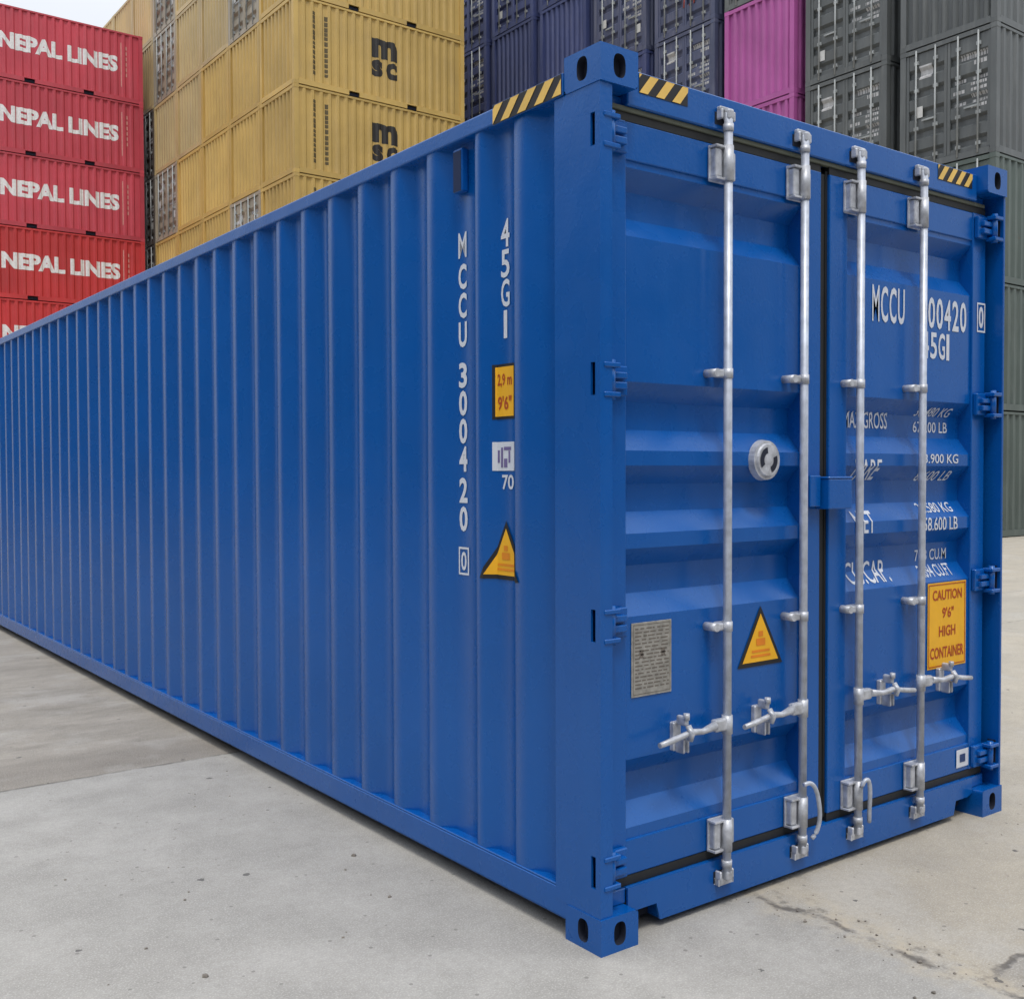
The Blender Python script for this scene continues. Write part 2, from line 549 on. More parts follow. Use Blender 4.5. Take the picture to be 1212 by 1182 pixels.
def casting(xo, yo, zo, bm, hole_z):
    """one corner casting; xo/yo/zo = outer corner signs (-1 = min side)"""
    ax, ay, az = 0.162, 0.178, 0.118
    x0 = 0 if xo < 0 else W-ax
    y0 = 0 if yo < 0 else L-ay
    z0 = 0 if zo < 0 else H-az
    x1, y1, z1 = x0+ax, y0+ay, z0+az
    t = bmesh.new()
    ez = 0.002
    cx, cy, cz = (x0+x1)/2, (y0+y1)/2, (z0+z1)/2
    ring_face(t, cy, cz, ay/2, az/2, 0.026, 0.038, (lambda u, v, d: (x0+d, u, v)) if xo < 0 else (lambda u, v, d: (x1-d, u, v)), 0.03)
    ring_face(t, cx, cz, ax/2, az/2, 0.026, 0.038, (lambda u, v, d: (u, y0+d, v)) if yo < 0 else (lambda u, v, d: (u, y1-d, v)), 0.03)
    ring_face(t, cx, cy, ax/2, ay/2, 0.032, 0.062, (lambda u, v, d: (u, v, z0+d)) if zo < 0 else (lambda u, v, d: (u, v, z1-d)), 0.02)
    def q(*p):
        t.faces.new([t.verts.new(c) for c in p])
    xi = x1 if xo < 0 else x0
    yi = y1 if yo < 0 else y0
    zi = z1 if zo < 0 else z0
    q((xi, y0, z0), (xi, y1, z0), (xi, y1, z1), (xi, y0, z1))
    q((x0, yi, z0), (x1, yi, z0), (x1, yi, z1), (x0, yi, z1))
    q((x0, y0, zi), (x1, y0, zi), (x1, y1, zi), (x0, y1, zi))
    # close the corners the sampled outline cuts off
    def cornerfill(a0, a1, b0, b1, fn):
        ca, cb, ha, hb = (a0+a1)/2, (b0+b1)/2, (a1-a0)/2, (b1-b0)/2
        pts = []
        n = 32
        for k in range(n):
            a = 2*math.pi*(k+0.5)/n
            c, s = math.cos(a), math.sin(a)
            m = max(abs(c)/ha, abs(s)/hb)
            pts.append((ca + c/m, cb + s/m))
        for k in range(n):
            p, r = pts[k], pts[(k+1) % n]
            on = lambda P: abs(abs(P[0]-ca)-ha) < 1e-6
            if on(p) != on(r):
                cc = (ca + math.copysign(ha, p[0]-ca), cb + math.copysign(hb, p[1]-cb))
                t.faces.new([t.verts.new(fn(*w)) for w in (p, cc, r)])
    cornerfill(y0, y1, z0, z1, lambda u, v: (x0 if xo < 0 else x1, u, v))
    cornerfill(x0, x1, z0, z1, lambda u, v: (u, y0 if yo < 0 else y1, v))
    cornerfill(x0, x1, y0, y1, lambda u, v: (u, v, z0 if zo < 0 else z1))
    bmesh.ops.remove_doubles(t, verts=list(t.verts), dist=1e-4)
    bmesh.ops.recalc_face_normals(t, faces=list(t.faces))
    ed = []
    for e in t.edges:
        if len(e.link_faces) != 2:
            continue
        a, b = e.verts
        ext = 0
        for k, (lo, hi) in enumerate(((x0, x1), (y0, y1), (z0, z1))):
            if (abs(a.co[k]-lo) < 1e-5 and abs(b.co[k]-lo) < 1e-5) or (abs(a.co[k]-hi) < 1e-5 and abs(b.co[k]-hi) < 1e-5):
                ext += 1
        if ext >= 2:
            ed.append(e)
    bmesh.ops.bevel(t, geom=ed, offset=0.012, segments=3, affect='EDGES', profile=0.5)
    for v in t.verts:      # rounded bottom outline comes from the bevel
        pass
    merge(bm, t)

for xo in (-1, 1):
    for yo in (-1, 1):
        for zo in (-1, 1):
            bm = newbm()
            casting(xo, yo, zo, bm, 0)
            obj("corner_casting", bm, [BLUE, DARK], root, recalc=False)

ZB, ZT = 0.118, H-0.118
HINGE_Z = (2.635, 1.848, 1.059, 0.262)
# corner posts: door-end posts have a side plate with hinge slots
for side in (-1, 1):
    bm = newbm()
    def sx(a, b):
        return (a, b) if side < 0 else (W-b, W-a)
    # side plate pieces around the hinge slots
    a, b = sx(0.003, 0.012)
    box(bm, a, b, 0.052, 0.232, ZB, ZT)
    box(bm, a, b, 0.006, 0.030, ZB, ZT)
    zs = sorted(HINGE_Z)
    z = ZB
    for hz in zs:
        box(bm, a, b, 0.030, 0.052, z, hz-0.052)
        z = hz+0.052
    box(bm, a, b, 0.030, 0.052, z, ZT)
    # front nose of the post and its inner web
    if side < 0:
        c, d = sx(0.0125, 0.046)
        box(bm, c, d, 0.007, 0.018, ZB, ZT)
        c, d = sx(0.0465, 0.056)
        box(bm, c, d, 0.0075, 0.12, ZB, ZT)
    else:       # the far post shows its open channel
        c, d = sx(0.0125, 0.016)
        box(bm, c, d, 0.007, 0.12, ZB, ZT)
    # hidden back of the post
    c, d = sx(0.012, 0.10)
    box(bm, c, d, 0.125, 0.228, ZB, ZT)
    # round the outer corner
    obj("corner_post", bm, BLUE, root)
    c, d = sx(0.030, 0.040) if side < 0 else sx(0.0165, 0.0185)
    for hz in zs:
        bm = newbm()
        box(bm, c, d, 0.022, 0.060, hz-0.06, hz+0.06)
        obj("hinge_slot", bm, DARK, root)
    # rear posts
    bm = newbm()
    c, d = sx(0.003, 0.10)
    box(bm, c, d, L-0.15, L-0.004, ZB, ZT, 0.01)
    obj("corner_post", bm, BLUE, root)

# side wall profile (distance along y, depth)
OUT, INN = 0.010, 0.046
prof = [(0.226, INN), (0.325, INN), (0.390, OUT), (0.462, OUT), (0.512, INN), (0.613, INN), (0.655, OUT), (0.700, OUT), (0.745, INN)]
s = 0.895
while s < L-0.45:
    j = [random.uniform(-0.0022, 0.0022) for _ in range(4)]
    prof += [(s+j[0], INN+j[1]*0.5), (s+0.062+j[2], OUT+j[3]*0.5), (s+0.132+j[1], OUT+j[3]*0.5), (s+0.194+j[3], INN+j[2]*0.5)]
    s += 0.2775
prof += [(L-0.15, INN)]
f_side = interp(prof)
breaks_side = [t for t, _ in prof]
for side in (-1, 1):
    bm = newbm()
    fn = (lambda t, v, d: (d, t, v)) if side < 0 else (lambda t, v, d: (W-d, t, v))
    folded(bm, prof, fn, 0.158, ZT+0.02, 1)
    # soften each fold with a small radius
    ed = [e for e in bm.edges if abs(e.verts[0].co.z-e.verts[1].co.z) > 1 and len(e.link_faces) == 2 and e.calc_face_angle(0) > 0.1]
    bmesh.ops.bevel(bm, geom=ed, offset=0.0032, segments=2, affect='EDGES', profile=0.5)
    for f in bm.faces:
        f.smooth = True
    o = obj("side_panel", bm, BLUE, root, recalc=False)
    # rails
    bm = newbm()
    a, b = (0.002, 0.062) if side < 0 else (W-0.062, W-0.002)
    box(bm, a, b, 0.17, L-0.17, 2.785, 2.845, 0.006, 2)
    obj("top_rail", bm, BLUE, root)
    bm = newbm()
    a, b = (0.004, 0.010) if side < 0 else (W-0.010, W-0.004)
    box(bm, a, b, 0.172, L-0.172, 0.066, 0.160, 0.002)
    a, b = (0.0065, 0.05) if side < 0 else (W-0.05, W-0.0065)
    box(bm, a, b, 0.172, L-0.172, 0.1605, 0.168, 0.002)
    box(bm, a, b, 0.172, L-0.172, 0.060, 0.0655, 0.002)
    obj("bottom_rail", bm, BLUE, root)

# roof, front wall, floor
bm = newbm()
pr = []
y = 0.15
while y < L-0.3:
    pr += [(y, 0), (y+0.07, 0), (y+0.1, -0.02), (y+0.17, -0.02)]
    y += 0.21
pr += [(L-0.1, 0)]
folded(bm, pr, lambda t, v, d: (v, t, 2.842+d), 0.06, W-0.06)
obj("roof_panel", bm, BLUE, root)
bm = newbm()
pr = []
x = 0.1
while x < W-0.3:
    pr += [(x, 0.045), (x+0.06, 0.045), (x+0.11, 0), (x+0.19, 0)]
    x += 0.25
pr += [(W-0.1, 0.045)]
folded(bm, pr, lambda t, v, d: (t, L-0.01-d, v), 0.1, ZT)
obj("front_wall", bm, BLUE, root)
bm = newbm()
box(bm, 0.052, W-0.052, 0.09, L-0.05, 0.130, 0.158)
y = 0.35
while y < L-0.3:
    box(bm, 0.052, W-0.052, y, y+0.045, 0.04, 0.1295)
    y += 0.32
obj("underframe", bm, plain("underbody coating", (0.02, 0.022, 0.025), 0.8), root)

# door header and sill
YF = 0.050
bm = newbm()
box(bm, 0.1625, W-0.1625, YF, 0.13, 2.745, 2.862, 0.004)
box(bm, 0.058, W-0.058, 0.082, 0.128, 2.7435, 2.7775, 0.002)
obj("door_header", bm, BLUE, root)
bm = newbm()
box(bm, 0.075, W-0.075, 0.062, 0.0815, 2.7285, 2.7448, 0.002)
obj("header_seal", bm, plain("aged sealant", (0.11, 0.12, 0.085), 0.6), root)
bm = newbm()
prism(bm, [(0.1625, 0.170), (0.1625, 0.100), (0.200, 0.088), (0.295, 0.088), (0.312, 0.028), (W-0.312, 0.028), (W-0.295, 0.088),
           (W-0.200, 0.088), (W-0.1625, 0.100), (W-0.1625, 0.170)], lambda u, v, d: (u, YF+d, v), 0.0, 0.008)
box(bm, 0.1635, W-0.1635, YF+0.0085, 0.11, 0.160, 0.1695, 0.002)
box(bm, 0.313, W-0.313, YF+0.0085, 0.13, 0.0285, 0.036, 0.002)
box(bm, 0.313, 0.321, YF+0.0085, 0.13, 0.0365, 0.1595, 0.001)
box(bm, W-0.321, W-0.313, YF+0.0085, 0.13, 0.0365, 0.1595, 0.001)
box(bm, 0.058, 0.162, 0.060, 0.11, 0.1185, 0.1690, 0.003)
box(bm, W-0.162, W-0.058, 0.060, 0.11, 0.1185, 0.1690, 0.003)
obj("door_sill", bm, BLUE, root)
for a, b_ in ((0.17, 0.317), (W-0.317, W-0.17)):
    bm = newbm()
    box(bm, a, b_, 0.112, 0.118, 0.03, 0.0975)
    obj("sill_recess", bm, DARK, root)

# doors
YD = 0.066      # door frame face
YO, YI = 0.076, 0.132   # panel outer / inner skins
DZ0, DZ1 = 0.203, 2.700
grooves = ((2.553, 2.329), (1.850, 1.622), (1.572, 1.345), (1.295, 1.068), (0.590, 0.360))
dprof = [(DZ0+0.10, YO)]
for top, bot in reversed(grooves):
    dprof += [(bot, YO), (bot+0.071, YI), (top-0.062, YI), (top, YO)]
dprof += [(DZ1-0.10, YO)]
f_door = interp(dprof)
breaks_door = [t for t, _ in dprof]

def door(x0, x1, px0, px1):
    bm = newbm()
    folded(bm, dprof, lambda t, v, d: (v, d, t), px0-0.02, px1+0.02)
    ed = [e for e in bm.edges if abs(e.verts[0].co.x-e.verts[1].co.x) > 0.3 and len(e.link_faces) == 2 and e.calc_face_angle(0) > 0.1]
    bmesh.ops.bevel(bm, geom=ed, offset=0.006, segments=2, affect='EDGES', profile=0.5)
    d = obj("door", bm, BLUE, root)
    bm = newbm()
    box(bm, x0, px0, YD, YD+0.07, DZ0, DZ1, 0.004, 2)
    box(bm, px1, x1, YD, YD+0.07, DZ0, DZ1, 0.004, 2)
    box(bm, px0+0.0005, px1-0.0005, YD+0.003, YD+0.06, DZ1-0.125, DZ1-0.0005, 0.004, 2)
    box(bm, px0+0.0005, px1-0.0005, YD+0.003, YD+0.06, DZ0+0.0005, DZ0+0.120, 0.004, 2)
    obj("door_frame", bm, BLUE, d)
    bm = newbm()
    g = 0.013
    box(bm, x0-g, x0-0.0005, 0.078, 0.10, DZ0-g, DZ1+g)
    box(bm, x1+0.0005, x1+g, 0.078, 0.10, DZ0-g, DZ1+g)
    box(bm, x0, x1, 0.070, 0.10, DZ1+0.0005, DZ1+0.028)
    box(bm, x0, x1, 0.070, 0.10, DZ0-0.032, DZ0-0.0005)
    obj("door_gasket", bm, RUBBER, d)
    return d
doorL = door(0.072, 1.192, 0.170, 1.078)
doorR = door(1.246, W-0.058, 1.360, W-0.165)

# overlap seal strip between the leaves
bm = newbm()
box(bm, 1.206, 1.232, 0.081, 0.11, DZ0, DZ1)
o = obj("centre_seal", bm, RUBBER, doorR)

def locking_rod(x, side, d, loop=False):
    """side -1: handle points left, +1: right"""
    bm = newbm()
    tube(bm, [(x, 0.024, 0.105), (x, 0.024, 2.80)], 0.0155, 20)
    rod = obj("locking_rod", bm, GALV, d)
    # cams and their keepers on header and sill
    for zc, sg in ((2.792, 1), (0.118, -1)):
        bm = newbm()
        tube(bm, [(x, 0.024, zc-sg*0.055), (x, 0.024, zc-sg*0.03)], 0.0185, 16)
        box(bm, x-0.014, x+0.014, 0.008, 0.040, zc-0.016, zc+0.018, 0.006, 2)
        for k in (-1, 1):
            box(bm, x+k*0.031-0.005, x+k*0.031+0.005, 0.020, YF-0.001, zc-0.016, zc+0.018, 0.004)
        box(bm, x-0.036, x+0.036, 0.028, YF-0.0015, zc+sg*0.014, zc+sg*0.030, 0.004)
        obj("cam_keeper", bm, ZINC, d)
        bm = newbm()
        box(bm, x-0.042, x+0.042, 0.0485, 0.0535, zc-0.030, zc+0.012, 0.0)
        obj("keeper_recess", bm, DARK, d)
    # long bearing brackets near both ends
    for zc, hh in ((2.625, 0.062), (0.262, 0.058)):
        bm = newbm()
        box(bm, x-0.056, x-0.024, 0.030, 0.064, zc-hh+0.012, zc+hh-0.012, 0.006, 2)
        box(bm, x+0.024, x+0.058, 0.040, 0.064, zc-hh+0.012, zc+hh-0.012, 0.006, 2)
        box(bm, x-0.060, x+0.052, 0.056, 0.0655, zc-hh, zc+hh, 0.002)
        box(bm, x-0.061, x+0.024, 0.022, 0.062, zc+hh-0.010, zc+hh-0.002, 0.001)
        box(bm, x-0.061, x+0.024, 0.022, 0.062, zc-hh+0.002, zc-hh+0.010, 0.001)
        tube(bm, [(x, 0.024, zc-hh), (x, 0.024, zc+hh)], 0.0190, 18)
        obj("rod_bracket", bm, ZINC, d)
    # small guides
    for zc in (1.895, 1.005):
        bm = newbm()
        tube(bm, [(x, 0.024, zc-0.017), (x, 0.024, zc+0.017)], 0.0185, 18)
        box(bm, x-0.062, x-0.018, 0.022, 0.050, zc-0.014, zc+0.014, 0.006, 2)
        tube(bm, [(x-0.056, 0.020, zc), (x-0.056, 0.076, zc)], 0.015, 12)
        box(bm, x-0.02, x+0.035, 0.045, 0.076, zc-0.012, zc+0.012, 0.004)
        obj("rod_bracket", bm, ZINC, d)
    # handle, hub and catch
    zc = 0.658
    bm = newbm()
    box(bm, x+side*0.042-0.030, x+side*0.042+0.030, 0.010, 0.038, zc-0.020, zc+0.024, 0.007, 2)
    tube(bm, [(x, 0.024, zc-0.034), (x, 0.024, zc+0.032)], 0.0195, 18)
    pts = [(x+side*0.07, 0.018, zc+0.004), (x+side*0.14, 0.010, zc-0.004), (x+side*0.20, 0.004, zc+0.004),
           (x+side*0.24, 0.004, zc-0.002), (x+side*0.30, 0.004, zc-0.012), (x+side*0.355, 0.002, zc-0.018)]
    tube(bm, pts, [0.016, 0.0105, 0.012, 0.0100, 0.0110, 0.0095], 12)
    obj("door_handle", bm, ZINC, d)
    bm = newbm()
    xc = x+side*0.215
    box(bm, xc-0.019, xc+0.019, 0.056, 0.079, zc-0.068, zc+0.032, 0.004)
    box(bm, xc-0.009, xc+0.009, 0.010, 0.056, zc+0.024, zc+0.058, 0.006, 2)
    tube(bm, [(xc, 0.014, zc+0.046), (xc, 0.014, zc+0.068)], 0.011, 12)
    box(bm, xc-0.014, xc-0.007, 0.012, 0.056, zc-0.070, zc-0.018, 0.004)
    box(bm, xc+0.007, xc+0.014, 0.012, 0.056, zc-0.070, zc-0.018, 0.004)
    tube(bm, [(xc, -0.002, zc-0.02), (xc, -0.012, zc+0.004), (xc, 0.006, zc+0.026)], 0.011, 10)
    obj("handle_catch", bm, ZINC, d)
    if loop:
        bm = newbm()
        pts = [(x-0.03, -0.004, 0.375), (x, -0.012, 0.385), (x+0.035, -0.012, 0.355), (x+0.062, -0.006, 0.29),
               (x+0.078, 0.0, 0.22), (x+0.066, 0.012, 0.165), (x+0.05, 0.02, 0.15)]
        if side > 0:
            pts = [(x-0.02, -0.004, 0.30), (x-0.008, -0.014, 0.335), (x+0.02, -0.014, 0.33), (x+0.034, -0.01, 0.27),
                   (x+0.040, 0.0, 0.19), (x+0.058, 0.012, 0.145)]
        sm = []
        for i in range(len(pts)-1):
            a, b = Vector(pts[i]), Vector(pts[i+1])
            for k in range(3):
                sm.append(a.lerp(b, k/3))
        sm.append(Vector(pts[-1]))
        for _ in range(3):
            sm = [sm[0]] + [(sm[i-1]+sm[i]*2+sm[i+1])/4 for i in range(1, len(sm)-1)] + [sm[-1]]
        tube(bm, sm, 0.0085, 10)
        obj("tie_loop", bm, GALV, d)

locking_rod(0.617, -1, doorL)
locking_rod(1.039, -1, doorL, True)
locking_rod(1.387, 1, doorR, True)
locking_rod(1.821, 1, doorR)

# hinges
def hinge(side, hz, d):
    bm = newbm()
    def X(a):
        return a if side < 0 else W-a
    def bx(a, b, *r, **k):
        lo, hi = sorted((X(a), X(b)))
        box(bm, lo, hi, *r, **k)
    tube(bm, [(X(0.064), 0.022, hz-0.066), (X(0.064), 0.022, hz+0.062)], 0.014, 14)
    bx(0.020, 0.090, 0.002, 0.052, hz+0.036, hz+0.052, bev=0.003)
    bx(0.020, 0.090, 0.002, 0.052, hz-0.058, hz-0.042, bev=0.003)
    bx(0.050, 0.140, 0.026, 0.062, hz-0.030, hz-0.006, bev=0.004, seg=2)
    bx(0.050, 0.140, 0.026, 0.062, hz+0.004, hz+0.026, bev=0.004, seg=2)
    bx(0.076, 0.158, 0.044, 0.0655, hz-0.050, hz+0.048, bev=0.004)
    obj("door_hinge", bm, BLUE, d)
for hz in HINGE_Z:
    hinge(-1, hz, doorL)
    hinge(1, hz, doorR)

# lock box across the leaves
bm = newbm()
box(bm, 1.160, 1.305, 0.000, 0.0645, 1.405, 1.520, 0.004, 2)
box(bm, 1.158, 1.307, -0.002, 0.064, 1.5205, 1.530, 0.003)
obj("lock_box", bm, BLUE, doorR)
bm = newbm()
box(bm, 1.085, 1.150, 0.030, 0.0645, 1.415, 1.535, 0.004, 2)
obj("lock_box", bm, BLUE, doorL)

# round metal vent cover on the left leaf
bm = newbm()
xc, zc = 0.862, 1.592
def disc(bm, r, y0, y1, yb=None, rb=None):
    n = 28
    a = [bm.verts.new((xc + r*math.cos(2*math.pi*k/n), y0, zc + r*math.sin(2*math.pi*k/n))) for k in range(n)]
    b = [bm.verts.new((xc + (r+0.004)*math.cos(2*math.pi*k/n), y1, zc + (r+0.004)*math.sin(2*math.pi*k/n))) for k in range(n)]
    bm.faces.new(a)
    bm.faces.new(b[::-1])
    for k in range(n):
        j = (k+1) % n
        bm.faces.new((a[k], b[k], b[j], a[j]))
disc(bm, 0.072, 0.052, 0.078)
disc(bm, 0.058, 0.044, 0.0515)
o = obj("round_seal", bm, ZINC, doorL)
bm = newbm()
for a0, a1 in ((100, 215), (-70, 20)):
    pts = [(xc + r*math.cos(R(a0 + (a1-a0)*k/10)), 0.0425, zc + r*math.sin(R(a0 + (a1-a0)*k/10))) for r in (0.026, 0.048) for k in range(11)]
    va = [bm.verts.new(p) for p in pts]
    for k in range(10):
        bm.faces.new((va[k], va[k+1], va[k+12], va[k+11]))
obj("seal_opening", bm, DARK, doorL)

# ---- decals and lettering on the doors
def on_door(off=0.0022, stile=False):
    if stile:
        return lambda u, v: (u, YD-off, v)
    return lambda u, v: (u, f_door(v)-off, v)

def door_decal(name, build, mat, d, off=0.0022, stile=False, label=None):
    bm = newbm()
    build(bm)
    lay(bm, on_door(off, stile), None if stile else breaks_door, 1)
    o = obj(name, bm, mat, d, recalc=False)
    if label:
        o["label"] = label
    return o

def word(t, u0, v0, v1, pitch, w):
    def b(bm):
        u = u0
        for ch in t:
            k = w*0.45 if ch == "1" else w
            add_text(bm, ch, u, u+k, v0, v1, 0.004 if ch == "M" else 0.018)
            u += pitch
    return b
door_decal("number_lettering", word("MCCU", 1.536, 2.160, 2.308, 0.0595, 0.049), WHITE, doorR)
door_decal("number_lettering", word("300420", 1.876, 2.162, 2.296, 0.0620, 0.051), WHITE, doorR)
door_decal("type_lettering", word("45G1", 1.893, 2.032, 2.146, 0.0620, 0.051), WHITE, doorR)
def b(bm):
    add_text(bm, "0", 2.322, 2.362, 2.190, 2.288, 0.03)
    add_frame(bm, 2.308, 2.376, 2.172, 2.304, 0.008)
door_decal("check_digit", b, WHITE, doorR, stile=True)
for t, u0, u1, z0, z1 in (("MAX.GROSS", 1.425, 1.725, 1.722, 1.800), ("TARE", 1.428, 1.610, 1.508, 1.604),
                          ("NET", 1.432, 1.565, 1.292, 1.394), ("CU.CAP.", 1.430, 1.715, 1.082, 1.184),
                          ("30.480 KG", 1.915, 2.180, 1.785, 1.828), ("67.200 LB", 1.915, 2.180, 1.714, 1.768),
                          ("3.900 KG", 1.915, 2.180, 1.580, 1.626), ("8.600 LB", 1.915, 2.180, 1.504, 1.553),
                          ("26.580 KG", 1.915, 2.180, 1.366, 1.414), ("58.600 LB", 1.915, 2.180, 1.286, 1.353),
                          ("76.3 CU.M", 1.935, 2.180, 1.154, 1.210), ("2.694 CU.FT", 1.935, 2.180, 1.084, 1.142)):
    door_decal("weight_lettering", lambda bm: add_text(bm, t, u0, u1, z0+(z1-z0)*0.06, z1-(z1-z0)*0.06, 0.008), WHITE, doorR)

door_decal("caution_label", lambda bm: add_rect(bm, 1.948, 2.250, 0.688, 1.062), YEL, doorR, 0.003)
def b(bm):
    add_text(bm, "CAUTION", 1.985, 2.215, 0.985, 1.030, 0.02)
    add_text(bm, "9'6\"", 2.060, 2.150, 0.905, 0.952, 0.02)
    add_text(bm, "HIGH", 2.035, 2.165, 0.825, 0.872, 0.02)
    add_text(bm, "CONTAINER", 1.968, 2.232, 0.730, 0.780, 0.02)
    add_frame(bm, 1.955, 2.243, 0.695, 1.055, 0.004)
door_decal("caution_print", b, REDT, doorR, 0.0045)
door_decal("white_sticker", lambda bm: add_rect(bm, 2.170, 2.268, 0.225, 0.305), WHITE, doorR, 0.003 - 0.0)
bpy.data.objects["white_sticker"].data.transform(Matrix.Translation((0, -0.008, 0)))
def b(bm):
    add_rect(bm, 2.196, 2.240, 0.247, 0.283)
door_decal("sticker_print", b, plain("navy print", (0.02, 0.05, 0.16), 0.5), doorR, 0.0045)
bpy.data.objects["sticker_print"].data.transform(Matrix.Translation((0, -0.008, 0)))

def tri(bm, u, v0, w, h, k=1.0):
    cu, cv = u, v0 + h*0.36
    pts = [(u-w/2, v0), (u+w/2, v0), (u, v0+h)]
    pts = [(cu+(a-cu)*k, cv+(c-cv)*k) for a, c in pts]
    bm.faces.new([bm.verts.new((a, c, 0)) for a, c in pts])
def bolt_sign(bm, u, v0, w, h):
    # small print: a pictogram strip and two text bars under it
    add_rect(bm, u-w*0.10, u+w*0.10, v0+h*0.34, v0+h*0.46)
    add_rect(bm, u-w*0.05, u+w*0.05, v0+h*0.49, v0+h*0.58)
    add_rect(bm, u-w*0.20, u+w*0.20, v0+h*0.23, v0+h*0.27)
    add_rect(bm, u-w*0.22, u+w*0.22, v0+h*0.15, v0+h*0.19)
door_decal("warning_triangle", lambda bm: tri(bm, 0.853, 0.832, 0.25, 0.222), BLK, doorL, 0.003)
door_decal("triangle_field", lambda bm: tri(bm, 0.853, 0.832, 0.25, 0.222, 0.80), YEL, doorL, 0.0042)
door_decal("triangle_print", lambda bm: bolt_sign(bm, 0.853, 0.832, 0.25, 0.222), plain("orange print", (0.75, 0.22, 0.01), 0.5), doorL, 0.0054)

# safety approval plate with riveted border and lines of print
bm = newbm()
box(bm, 0.200, 0.388, YO-0.004, YO-0.001, 0.795, 1.045, 0.001)
obj("approval_plate", bm, PLATE, doorL)
def b(bm):
    rnd = random.Random(3)
    z = 1.022
    while z > 0.815:
        u = 0.216
        while u < 0.368:
            w = rnd.uniform(0.008, 0.035)
            add_rect(bm, u, min(u+w, 0.374), z, z+0.0045)
            u += w+rnd.uniform(0.004, 0.014)
        z -= 0.0125
    for u in (0.236, 0.338):
        add_rect(bm, u, u+0.018, 0.925, 0.952)
    add_frame(bm, 0.207, 0.381, 0.803, 1.038, 0.0018)
door_decal("plate_print", b, PLATEMARK, doorL, 0.0048)

# hazard stripes
def stripes(bm, u0, u1, v0, v1, n, lean):
    per = (u1-u0)/n
    for k in range(-2, n+2):
        a = u0 + k*per
        pts = [(a, v0), (a+per*0.5, v0), (a+per*0.5+lean, v1), (a+lean, v1)]
        f = bm.faces.new([bm.verts.new((x, z, 0)) for x, z in pts])
    for co, no in (((u0, 0, 0), (-1, 0, 0)), ((u1, 0, 0), (1, 0, 0))):
        bmesh.ops.bisect_plane(bm, geom=list(bm.verts)+list(bm.edges)+list(bm.faces), plane_co=co, plane_no=no, clear_outer=True)

def hazard(u0, u1, v0, v1, n, lean, fn):
    bm = newbm()
    add_rect(bm, u0, u1, v0, v1)
    lay(bm, lambda u, v: fn(u, v, 0.0015))
    p = obj("hazard_stripes", bm, BLK, root, recalc=False)
    bm = newbm()
    stripes(bm, u0, u1, v0+0.002, v1-0.002, n, lean)
    lay(bm, lambda u, v: fn(u, v, 0.003))
    obj("stripe_field", bm, YELP, p, recalc=False)
fh = lambda u, v, o: (u, YF-o, v)
hazard(0.212, 0.440, 2.793, 2.858, 3, 0.050, fh)
hazard(W-0.475, W-0.205, 2.793, 2.858, 4, 0.050, fh)
# on the side there is a doubler plate on the rail that carries the stripes
bm = newbm()
box(bm, -0.004, 0.0015, 0.180, 0.570, 2.778, 2.850, 0.001)
obj("rail_doubler", bm, BLUE, root)
hazard(0.186, 0.566, 2.780, 2.848, 4, -0.060, lambda u, v, o: (-0.004-o, u, v))

# ---- side wall marks
def side_decal(name, build, mat, off=0.002):
    """u measured along y; the viewer reads from high y to low y, so u = -y"""
    bm = newbm()
    build(bm)
    lay(bm, lambda u, v: (f_side(-u)-off, -u, v), [-t for t in breaks_side], 0)
    return obj(name, bm, mat, root, recalc=False)

def zz(py, z0=2.424, p0=281, k=318.0):
    return 1.554+(z0-(py-p0)/k-1.554)*1.0196
def b(bm):
    for ch, py in zip("MCCU300420", (291, 328, 362, 396, 444, 477, 510, 543, 580, 614)):
        c = zz(py)
        add_text(bm, ch, -0.860, -0.806, c-0.048, c+0.048, 0.006 if ch == "M" else 0.030)
    c = zz(664)
    add_text(bm, "0", -0.850, -0.814, c-0.036, c+0.036, 0.02)
    add_frame(bm, -0.866, -0.798, c-0.053, c+0.053, 0.008)
side_decal("number_lettering", b, WHITE)
def b(bm):
    for ch, py in zip("45G1", (276, 312, 347, 384)):
        c = zz(py, 2.443, 258, 339)
        w = 0.030 if ch != "1" else 0.012
        add_text(bm, ch, -0.562-w*0.85, -0.562+w*0.85, c-0.050, c+0.050, 0.018)
side_decal("type_lettering", b, WHITE)
side_decal("height_label", lambda bm: add_rect(bm, -0.628, -0.503, 1.742, 1.940), BLK, 0.002)
side_decal("label_field", lambda bm: add_rect(bm, -0.618, -0.513, 1.752, 1.930), YEL, 0.0032)
def b(bm):
    add_text(bm, "2,9 m", -0.608, -0.523, 1.856, 1.905, 0.02)
    add_text(bm, "9'6\"", -0.606, -0.525, 1.775, 1.825, 0.02)
side_decal("label_print", b, REDT, 0.0044)
side_decal("white_label", lambda bm: add_rect(bm, -0.628, -0.512, 1.556, 1.660), WHITE, 0.002)
def b(bm):
    rnd = random.Random(5)
    add_rect(bm, -0.590, -0.578, 1.568, 1.640)
    add_rect(bm, -0.572, -0.530, 1.630, 1.642)
    add_rect(bm, -0.545, -0.535, 1.585, 1.628)
    add_rect(bm, -0.610, -0.598, 1.585, 1.630)
    add_rect(bm, -0.572, -0.552, 1.568, 1.600)
side_decal("white_label_print", b, plain("violet print", (0.16, 0.13, 0.30), 0.5), 0.0032)
def b(bm):
    add_text(bm, "70", -0.585, -0.515, 1.488, 1.542, 0.02)
side_decal("small_lettering", b, WHITE, 0.002)
side_decal("warning_triangle", lambda bm: tri(bm, -0.560, 1.163, 0.235, 0.212), BLK, 0.003)
side_decal("triangle_field", lambda bm: tri(bm, -0.560, 1.163, 0.235, 0.212, 0.80), YEL, 0.0042)
side_decal("triangle_print", lambda bm: bolt_sign(bm, -0.560, 1.163, 0.235, 0.212), plain("orange print side", (0.75, 0.25, 0.01), 0.5), 0.0054)

